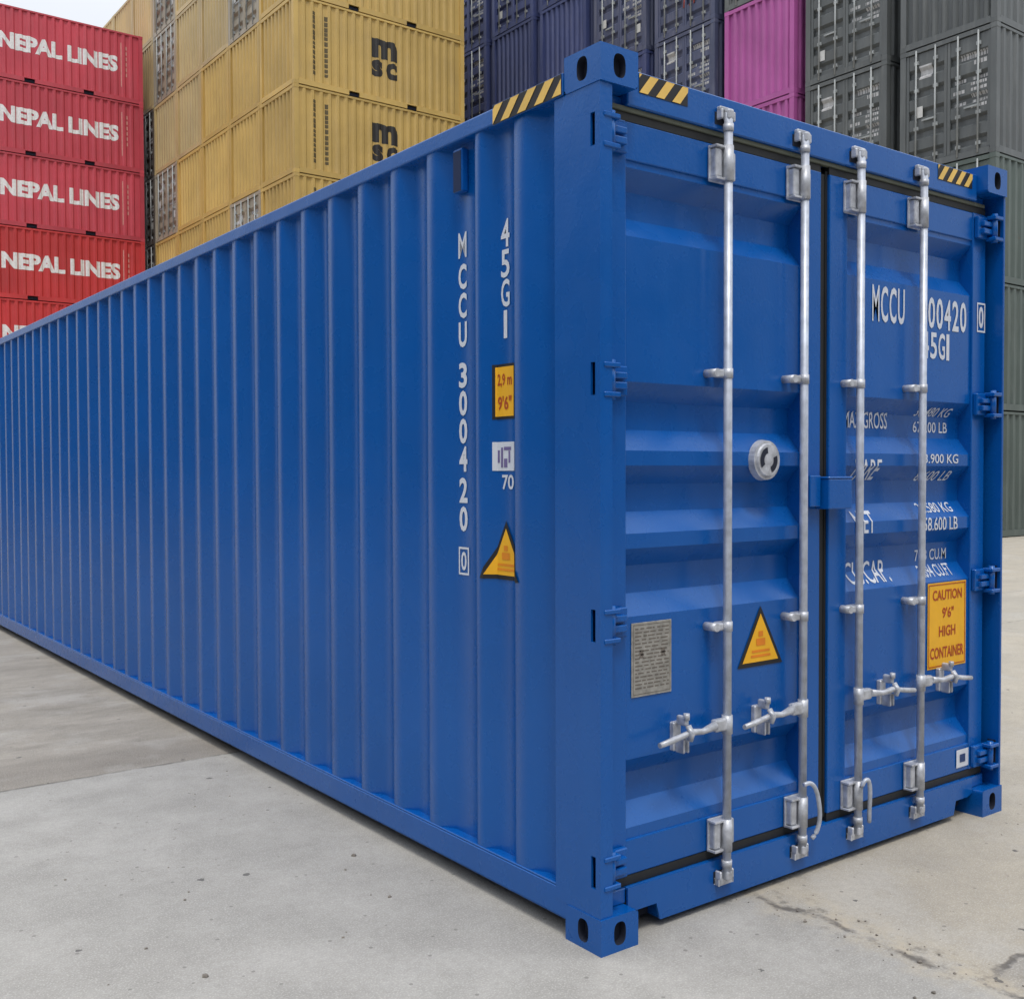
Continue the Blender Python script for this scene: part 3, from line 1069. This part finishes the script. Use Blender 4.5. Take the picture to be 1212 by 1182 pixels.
# small air vent high in the number groove
bm = newbm()
box(bm, 0.014, INN-0.0005, 0.792, 0.852, 2.600, 2.762, 0.006, 2)
v_ = obj("air_vent", bm, BLUE, root)
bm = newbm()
box(bm, 0.0125, 0.0145, 0.797, 0.847, 2.604, 2.752)  # dark plate on the vent front, its shade put into the colour
obj("vent_shade", bm, plain("painted vent shade", (0.004, 0.018, 0.07), 0.8), v_)

# ------------------------------------------------------------------ stacked containers behind
MATS = {
    'yellow': worn_paint("mustard paint", (0.55, 0.375, 0.11), 0.18, (0.44, 0.38, 0.28)),
    'sand': worn_paint("sand paint", (0.54, 0.41, 0.19), 0.28, (0.46, 0.42, 0.35)),
    'cream': worn_paint("cream paint", (0.348, 0.302, 0.220), 0.5, (0.50, 0.48, 0.44)),
    'red': worn_paint("red paint", (0.58, 0.044, 0.048), 0.12, (0.46, 0.22, 0.20)),
    'crimson': worn_paint("crimson paint", (0.50, 0.055, 0.080), 0.15, (0.46, 0.24, 0.26)),  # haze over the upper red tiers, put into the paint colour
    'navy': worn_paint("navy paint", (0.050, 0.068, 0.185), 0.22, (0.24, 0.24, 0.30)),
    'slate': worn_paint("slate paint", (0.078, 0.094, 0.170), 0.36, (0.30, 0.29, 0.34)),
    'charcoal': worn_paint("charcoal paint", (0.110, 0.121, 0.123), 0.32, (0.28, 0.29, 0.28)),
    'green': worn_paint("green grey paint", (0.090, 0.116, 0.104), 0.32, (0.25, 0.28, 0.26)),
    'brown': worn_paint("umber shade paint", (0.099, 0.081, 0.064), 0.4, (0.28, 0.25, 0.22)),  # umber for gap shade by the red stack, also on the added rows
    'magenta': worn_paint("magenta paint", (0.46, 0.105, 0.36), 0.14, (0.50, 0.34, 0.46)),
}
ROD = plain("weathered rod", (0.34, 0.36, 0.36), 0.5, 0.2, 0.25, 3)
MARK = plain("faded white markings", (0.50, 0.50, 0.50), 0.6, 0, 0.2)
PLATE2 = plain("pale placard", (0.60, 0.60, 0.58), 0.5, 0, 0.1)
GRAF = plain("red spray paint", (0.45, 0.10, 0.09), 0.6)
LOGO = plain("black logo vinyl", (0.020, 0.018, 0.016), 0.5)

def bg_template(Lc, Hc, colour, end, marks=None, pockets=False, seed=0, mirror_end=False):
    rnd = random.Random(seed)
    mat = MATS[colour]
    e = empty("shipping_container", (0, 0, 0))
    Wc = 2.438
    # frame: posts, rails, castings
    bm = newbm()
    for x in (0.0, Lc-0.16):
        for y in (0.0, Wc-0.16):
            box(bm, x+0.006, x+0.154, y+0.006, y+0.154, 0.119, Hc-0.119)
    for y in (0.0, Wc-0.06):
        box(bm, 0.163, Lc-0.163, y+0.004, y+0.056, Hc-0.075, Hc-0.015)
        if pockets:
            c = Lc/2
            segs = ((0.163, c-1.025-0.18), (c-1.025+0.18, c+1.025-0.18), (c+1.025+0.18, Lc-0.163))
            box(bm, 0.163, Lc-0.163, y+0.0045, y+0.0555, 0.150, 0.175)
            for a, b_ in segs:
                box(bm, a, b_, y+0.004, y+0.056, 0.02, 0.1495)
        else:
            box(bm, 0.163, Lc-0.163, y+0.004, y+0.056, 0.02, 0.165)
    for x in (0.004, Lc-0.06):
        box(bm, x, x+0.056, 0.163, Wc-0.163, Hc-0.115, Hc-0.015)
        box(bm, x, x+0.056, 0.163, Wc-0.163, 0.02, 0.165)
    obj("frame", bm, mat, e)
    bm = newbm()
    box(bm, 0, 0.162, 0, 0.162, 0, 0.117, 0.006)
    cc = None
    for x in (0, Lc-0.162):
        for y in (0, Wc-0.162):
            for z in (0, Hc-0.118):
                if cc is None:
                    cc = o = obj("corner_casting", bm, mat, e)
                else:
                    o = cc.copy()
                    COL.objects.link(o)
                    o.parent = e
                o.location = (x, y, z)
    bm = newbm()
    box(bm, 0.06, Lc-0.06, 0.07, Wc-0.07, 0.03, 0.12)
    obj("underframe", bm, DARK, e)
    # long sides
    pr = [(0.154, 0.056)]
    n = int((Lc-0.42)/0.278)
    s0 = (Lc-n*0.278)/2
    for k in range(n):
        a = s0+k*0.278
        pr += [(a, 0.056), (a+0.055, 0.010), (a+0.125, 0.010), (a+0.180, 0.056)]
    pr += [(Lc-0.154, 0.056)]
    for y, sg in ((0, 1), (Wc, -1)):
        bm = newbm()
        folded(bm, pr, lambda t, v, d: (t, y+sg*d, v), 0.16, Hc-0.07)
        obj("side_panel", bm, mat, e)
    bm = newbm()
    pr2 = []
    x = 0.06
    while x < Lc-0.3:
        pr2 += [(x, 0), (x+0.07, 0), (x+0.1, -0.02), (x+0.17, -0.02)]
        x += 0.21
    pr2 += [(Lc-0.06, 0)]
    folded(bm, pr2, lambda t, v, d: (t, v, Hc-0.035+d), 0.05, Wc-0.05)
    obj("roof_panel", bm, mat, e)
    # ends
    def end_panel(xb, sg):
        bm = newbm()
        q = [(0.154, 0.075)]
        m = 8
        for k in range(m):
            a = 0.19 + k*(Wc-0.38)/m
            w = (Wc-0.38)/m
            q += [(a+0.01, 0.075), (a+w*0.20, 0.012), (a+w*0.48, 0.012), (a+w*0.68, 0.075)]
        q += [(Wc-0.154, 0.075)]
        folded(bm, q, lambda t, v, d: (xb+sg*d, t, v), 0.16, Hc-0.11)
        obj("end_panel", bm, mat, e)
    end_panel(Lc, -1)
    if end == 'panel':
        end_panel(0, 1)
    else:
        zt = Hc-0.13
        half = Wc/2
        for s_ in (0, 1):
            y0, y1 = (0.158, half-0.006) if s_ == 0 else (half+0.006, Wc-0.158)
            q = [(0.18, 0.045)]
            m = 5
            hh = (zt-0.36)/m
            for k in range(m):
                a = 0.26+k*hh
                q += [(a, 0.045), (a+0.06, 0.115), (a+0.17, 0.115), (a+0.24, 0.045)]
            q += [(zt, 0.045)]
            bm = newbm()
            folded(bm, q, lambda t, v, d: (d, v, t), y0, y1)
            for a, b_ in ((y0, y0+0.07), (y1-0.07, y1)):
                box(bm, 0.030, 0.09, a, b_, 0.178, zt+0.002)
            d = obj("door", bm, mat, e)
            for fr in (0.27, 0.74):
                yy = y0+(y1-y0)*fr
                bm = newbm()
                tube(bm, [(0.0, yy, 0.07), (0.0, yy, Hc-0.06)], 0.022, 8)
                for zc in (0.3, 1.0, 1.9, Hc-0.35):
                    box(bm, 0.002, 0.05, yy-0.055, yy+0.055, zc-0.04, zc+0.04)
                box(bm, -0.01, 0.02, yy-0.02, yy+0.34 if fr < 0.5 else yy+0.02, 1.14, 1.18)
                obj("locking_rod", bm, ROD, d)
            # number, weight table and placards as rows of small marks
            bm = newbm()
            fd = interp(q)
            if s_ == 0:     # the leaf on the right as seen from outside
                def row(z, h, ya, yb, gap=0.02):
                    u = ya
                    while u < yb:
                        w = rnd.uniform(0.03, 0.075)
                        add_rect(bm, u, min(yb, u+w), z, z+h)
                        u += w+gap
                def done(name):
                    lay(bm, lambda u, v: (fd(v)-0.004, u, v), [t for t, _ in q], 1)
                    obj(name, bm, MARK, d, recalc=False)
                row(Hc-0.62, 0.12, y0+0.10, y1-0.30)
                row(Hc-0.80, 0.10, y0+0.10, y0+0.42)
                done("number_lettering")
                for k in range(6):
                    bm = newbm()
                    row(Hc-1.12-k*0.13, 0.07, y0+0.10, y0+0.48, 0.02)
                    if k % 2 == 0:
                        row(Hc-1.12-k*0.13, 0.08, y1-0.42, y1-0.14)
                    done("weight_lettering")
            else:
                add_rect(bm, y0+0.40, y0+0.72, Hc-0.75, Hc-0.43)
                lay(bm, lambda u, v: (fd(v)-0.004, u, v), [t for t, _ in q], 1)
                obj("label", bm, MARK, d, recalc=False)
            if rnd.random() < 0.7:
                bm = newbm()
                ya = y0+0.12 if s_ == 0 else y0+0.62
                zb = rnd.choice((0.55, 0.62, 1.25))
                box(bm, 0.028, 0.033, ya, ya+0.2, zb, zb+0.26)
                obj("placard", bm, PLATE2, d)
    f = interp(pr)
    brk = [t for t, _ in pr]
    def side_mark(name, build, m, off=0.004):
        bm = newbm()
        build(bm)
        lay(bm, lambda u, v: (u, f(u)-off, v), brk, 0)
        return obj(name, bm, m, e, recalc=False)
    if marks == 'red':
        def b(bm):
            add_text(bm, "NEPAL LINES", 0.98, 5.12, 1.06, 1.66, 0.05)
        side_mark("lettering", b, plain("white wall lettering", (0.74, 0.74, 0.74), 0.55))
        def b(bm):
            for k in range(6):
                add_rect(bm, 5.42, 5.47, 0.95+k*0.20, 1.08+k*0.20)
            add_rect(bm, 5.24, 5.27, 0.55, 2.2)
        side_mark("small_lettering", b, plain("faded pink marks", (0.62, 0.30, 0.26), 0.6))
    if marks == 'yellow':
        def b(bm):
            add_text(bm, "m", 2.62, 3.54, 1.36, 1.96, 0.05)
            add_text(bm, "s", 2.62, 3.02, 0.78, 1.30, 0.05)
            add_text(bm, "c", 3.12, 3.54, 0.78, 1.30, 0.05)
        side_mark("logo", b, LOGO)
        olive = plain("dark olive print", (0.10, 0.075, 0.03), 0.6)
        r2 = random.Random(11)
        for u in (0.62, 1.02):
            def b(bm):
                z = 0.38
                while z < 2.15:
                    h = r2.uniform(0.09, 0.14)
                    add_rect(bm, u, u+0.10, z, z+h)
                    z += h+r2.uniform(0.015, 0.05)
            side_mark("number_lettering", b, olive)
    if marks == 'graffiti':
        bm = newbm()
        rr = random.Random(2)
        for k in range(3):
            y = 0.5+k*0.35
            pts = [(-0.004, y+rr.uniform(-.2, .35), 0.7+j*0.28) for j in range(6)]
            tube(bm, pts, 0.03, 6)
        for v in bm.verts:
            v.co.x = 0.024+v.co.x*0.05
        obj("graffiti", bm, GRAF, e)
    return e

TEMPL = {}
def place(key, loc, label, group, cat="shipping container"):
    """first use takes the template itself, later uses copy it and all its parts"""
    if key not in TEMPL:
        TEMPL[key] = bg_template(*key)
        r = TEMPL[key]
    else:
        src = TEMPL[key]
        r = src.copy()
        COL.objects.link(r)
        for ch in src.children:
            c = ch.copy()
            COL.objects.link(c)
            c.parent = r
            for g in ch.children:
                d = g.copy()
                COL.objects.link(d)
                d.parent = c
    r.location = loc
    r["label"] = label
    r["category"] = cat
    r["group"] = group
    return r

ORD = ("first", "second", "third", "fourth", "fifth", "sixth", "seventh", "eighth", "ninth", "tenth", "eleventh")
LBL = {
    ('r', 6): "haze-tinted red container with white lettering, topmost of the red stack",
    ('r', 5): "haze-tinted red container with white lettering, second from the top of the red stack",
    ('r', 4): "haze-tinted red container with white lettering, third from the top of the red stack",
    ('r', 3): "bright red container, lowest of the red stack whose white lettering shows whole",
    ('r', 2): "bright red container mostly hidden, lowest visible in the red stack above the blue roof",
    ('y', 0, 6): "mustard container cut by the top of the photo, above both black-logo containers at the corner",
    ('y', 0, 5): "mustard container at the yellow corner, upper of the two with a black logo",
    ('y', 0, 4): "mustard container with a half-hidden black logo, lower of the two with logos",
    ('y', 0, 3): "mustard container at the yellow corner, only a sliver below the half-hidden logo one",
    ('y', 1, 6): "pale door end beside the logo corner, cut by the top of the photo",
    ('y', 1, 5): "plain mustard end directly below the pale door end beside the logo corner",
    ('y', 1, 4): "plain mustard end, second below the pale door end beside the logo corner",
    ('y', 1, 3): "pale door end just above the blue roof edge, left of the logo corner",
    ('y', 2, 6): "faded sand end at the top of the photo, left of the pale door end",
    ('y', 2, 5): "mustard end in the third stack from the logo corner, highest of its mustard ones",
    ('y', 2, 4): "mustard end in the third stack from the logo corner, middle of its mustard ones",
    ('y', 2, 3): "mustard end in the third stack from the logo corner, just above the blue roof",
    ('y', 3, 7): "sand sliver at the top edge of the photo, fourth stack from the logo corner",
    ('y', 3, 6): "faded sand end, highest fully seen in the fourth stack from the logo corner",
    ('y', 3, 5): "faded sand end, second fully seen in the fourth stack from the logo corner",
    ('y', 3, 4): "mustard end directly under two sand ones, fourth stack from the logo corner",
    ('y', 3, 3): "mustard end just above the blue roof, fourth stack from the logo corner",
    ('y', 4, 7): "pale door end at the top edge of the photo, fifth stack from the logo corner",
    ('y', 4, 6): "pale door end, upper middle of the fifth stack from the logo corner",
    ('y', 4, 5): "faded sand end between two pale door ends, nearest yellow stack to the red",
    ('y', 4, 4): "pale door end right of the red stack, low above the blue roof",
    ('y', 4, 3): "mustard end just above the blue roof, beside the dark gap by the red stack",
    ('y', 5, 7): "sand container against the sky, topmost just right of the red stack",
    ('y', 5, 6): "sand container peeking out at the top right corner of the red stack",
    ('y', 5, 5): "container painted dark for shade in the narrow gap right of the red stack, highest one",
    ('y', 5, 4): "container painted dark for shade in the narrow gap right of the red stack, middle one",
    ('y', 5, 3): "container painted dark for shade in the narrow gap right of the red stack, lowest one",
    ('y', 6, 7): "sand container against the sky, second from the right along the skyline",
    ('y', 7, 7): "sand container against the sky, farthest one showing above the red stack",
    ('g', 7, 6): "navy door end next to the yellow block, cut by the top of the photo",
    ('g', 7, 5): "navy door end next to the yellow block, lower of the two",
    ('g', 6, 6): "navy door end above the farther plain navy end, cut by the photo top",
    ('g', 6, 5): "plain navy corrugated end, farther of the two, above the side hazard stripes",
    ('g', 5, 6): "navy sliver at the top edge, above the nearer plain navy end",
    ('g', 5, 5): "plain navy corrugated end, nearer of the two, left of the top corner casting",
    ('g', 4, 5): "slate door end right behind the blue top corner casting",
    ('g', 4, 4): "navy door end sliver just over the header, right of the top corner casting",
    ('g', 3, 5): "slate door end with red graffiti, left of and above the magenta container",
    ('g', 3, 4): "slate door end immediately left of the magenta container, above the blue header",
    ('g', 2, 5): "charcoal sliver directly above the magenta container, cut by the photo top",
    ('g', 2, 4): "magenta pink container with a plain corrugated end, the large visible one",
    ('g', 2, 3): "magenta container of which only a corner shows under the large magenta one",
    ('g', 1, 4): "charcoal door end right of the magenta container, upper of two",
    ('g', 1, 3): "charcoal door end right of the magenta container, lower of two",
    ('g', 0, 4): "charcoal container with plain corrugated end at the top right corner of the photo",
    ('g', 0, 3): "charcoal container with white rods, directly below the plain corrugated end at top right",
    ('g', 0, 2): "green grey container at the right photo edge, third from the ground",
    ('g', 0, 1): "green grey container at the right photo edge, second from the ground",
    ('g', 0, 0): "green grey container at the right photo edge, standing on the concrete",
}


# yellow block
YX, YY = 11.65, 26.56
H86 = 2.591
doors_y = {(1, 6): 'cream', (1, 7): 'cream', (2, 7): 'cream', (1, 4-0): None, (4, 7): 'cream', (4, 6): 'cream', (1, 3): 'cream', (4, 4): 'cream'}
for c in range(10):
    for t in range(8):
        colour, end = ('yellow' if (c < 3 and t < 6) or t < 5 else 'sand'), 'panel'
        if c == 0:
            colour = 'yellow'
        k = doors_y.get((c, t))
        if k:
            colour, end = k, 'door'
        if c >= 5:
            colour = 'brown' if t < 6 else 'sand'  # brown here is the narrow gap's shade, painted onto the containers
            end = 'door' if (t < 6 and c % 2) else 'panel'
        if c > 5 and t < 6:
            continue
        mk = 'yellow' if c == 0 else None
        key = (6.058, H86, colour, end, mk, c == 0, (c*3+t) % 3 if end == 'door' else 0)
        lab = LBL.get(('y', c, t)) or "%s container, %s level of the %s stack of the yellow block" % (
            {'yellow': 'mustard yellow', 'sand': 'faded sand yellow', 'cream': 'cream', 'brown': 'shade-painted brown'}[colour], ORD[t], ORD[c])
        place(key, (YX, YY+2.46*c, t*H86+0.001), lab, "containers in the yellow block")

# red stack
RX, RY = 11.25-6.058, 38.81
for t in range(7):
    lab = LBL.get(('r', t)) or "red container with white lettering, %s from the ground" % ORD[t]
    place((6.058, H86, 'red' if t < 4 else 'crimson', 'panel', 'red', True, 0), (RX, RY, t*H86+0.001), lab,
          "red containers stacked at the left")

# dark block on the right
GX, GY, GP = 20.94, 10.24, 2.80
H96 = 2.896
def dark_kind(c, t):
    if c == 0:
        return ('green', 'door') if t < 3 else (('charcoal', 'door') if t == 3 else ('charcoal', 'panel'))
    if c == 1:
        return ('charcoal', 'door')
    if c == 2:
        return ('magenta', 'panel') if t in (3, 4) else ('charcoal', 'door')
    if c == 3:
        return ('slate', 'door')
    if c == 4:
        return ('slate' if t > 4 else 'navy', 'door')
    if c in (5, 6):
        return ('navy', 'panel') if t < 6 else ('navy', 'door')
    return ('navy', 'door')
for c in range(10):
    for t in range(8):
        if c < 3 and t > 6:
            continue
        colour, end = dark_kind(c, t)
        mk = 'graffiti' if (c, t) in ((3, 5),) else None
        key = (12.192, H96, colour, end, mk, False, (c*2+t) % 4 if end == 'door' else 0)
        lab = LBL.get(('g', c, t)) or "%s container, %s level of the %s stack of the dark block" % (
            {'green': 'dark green grey', 'charcoal': 'charcoal grey', 'magenta': 'magenta pink', 'slate': 'slate grey blue', 'navy': 'navy blue'}[colour], ORD[t], ORD[c])
        place(key, (GX, GY+GP*c, t*H96+0.001), lab, "containers in the dark block")

# unseen rows of dark containers added behind the camera so the blue paint mirrors them
far = [(12.192, H96, k, 'panel', None, False, 0) for k in ('charcoal', 'navy', 'slate', 'brown')]
rf = random.Random(9)
for row in range(2):
    for k in range(6):
        for t in range(5):
            if row == 0:
                o = place(rf.choice(far), (-42 + k*12.6, -27.0, t*H96+0.001),
                          "unseen dark container added across the yard for the blue paint to reflect",
                          "containers added across the yard")
            else:
                o = place(rf.choice(far), (-24.0, -24 + k*12.6, t*H96+0.001),
                          "unseen dark container added across the yard for the blue paint to reflect",
                          "containers added across the yard")
                o.rotation_euler = (0, 0, math.pi/2)
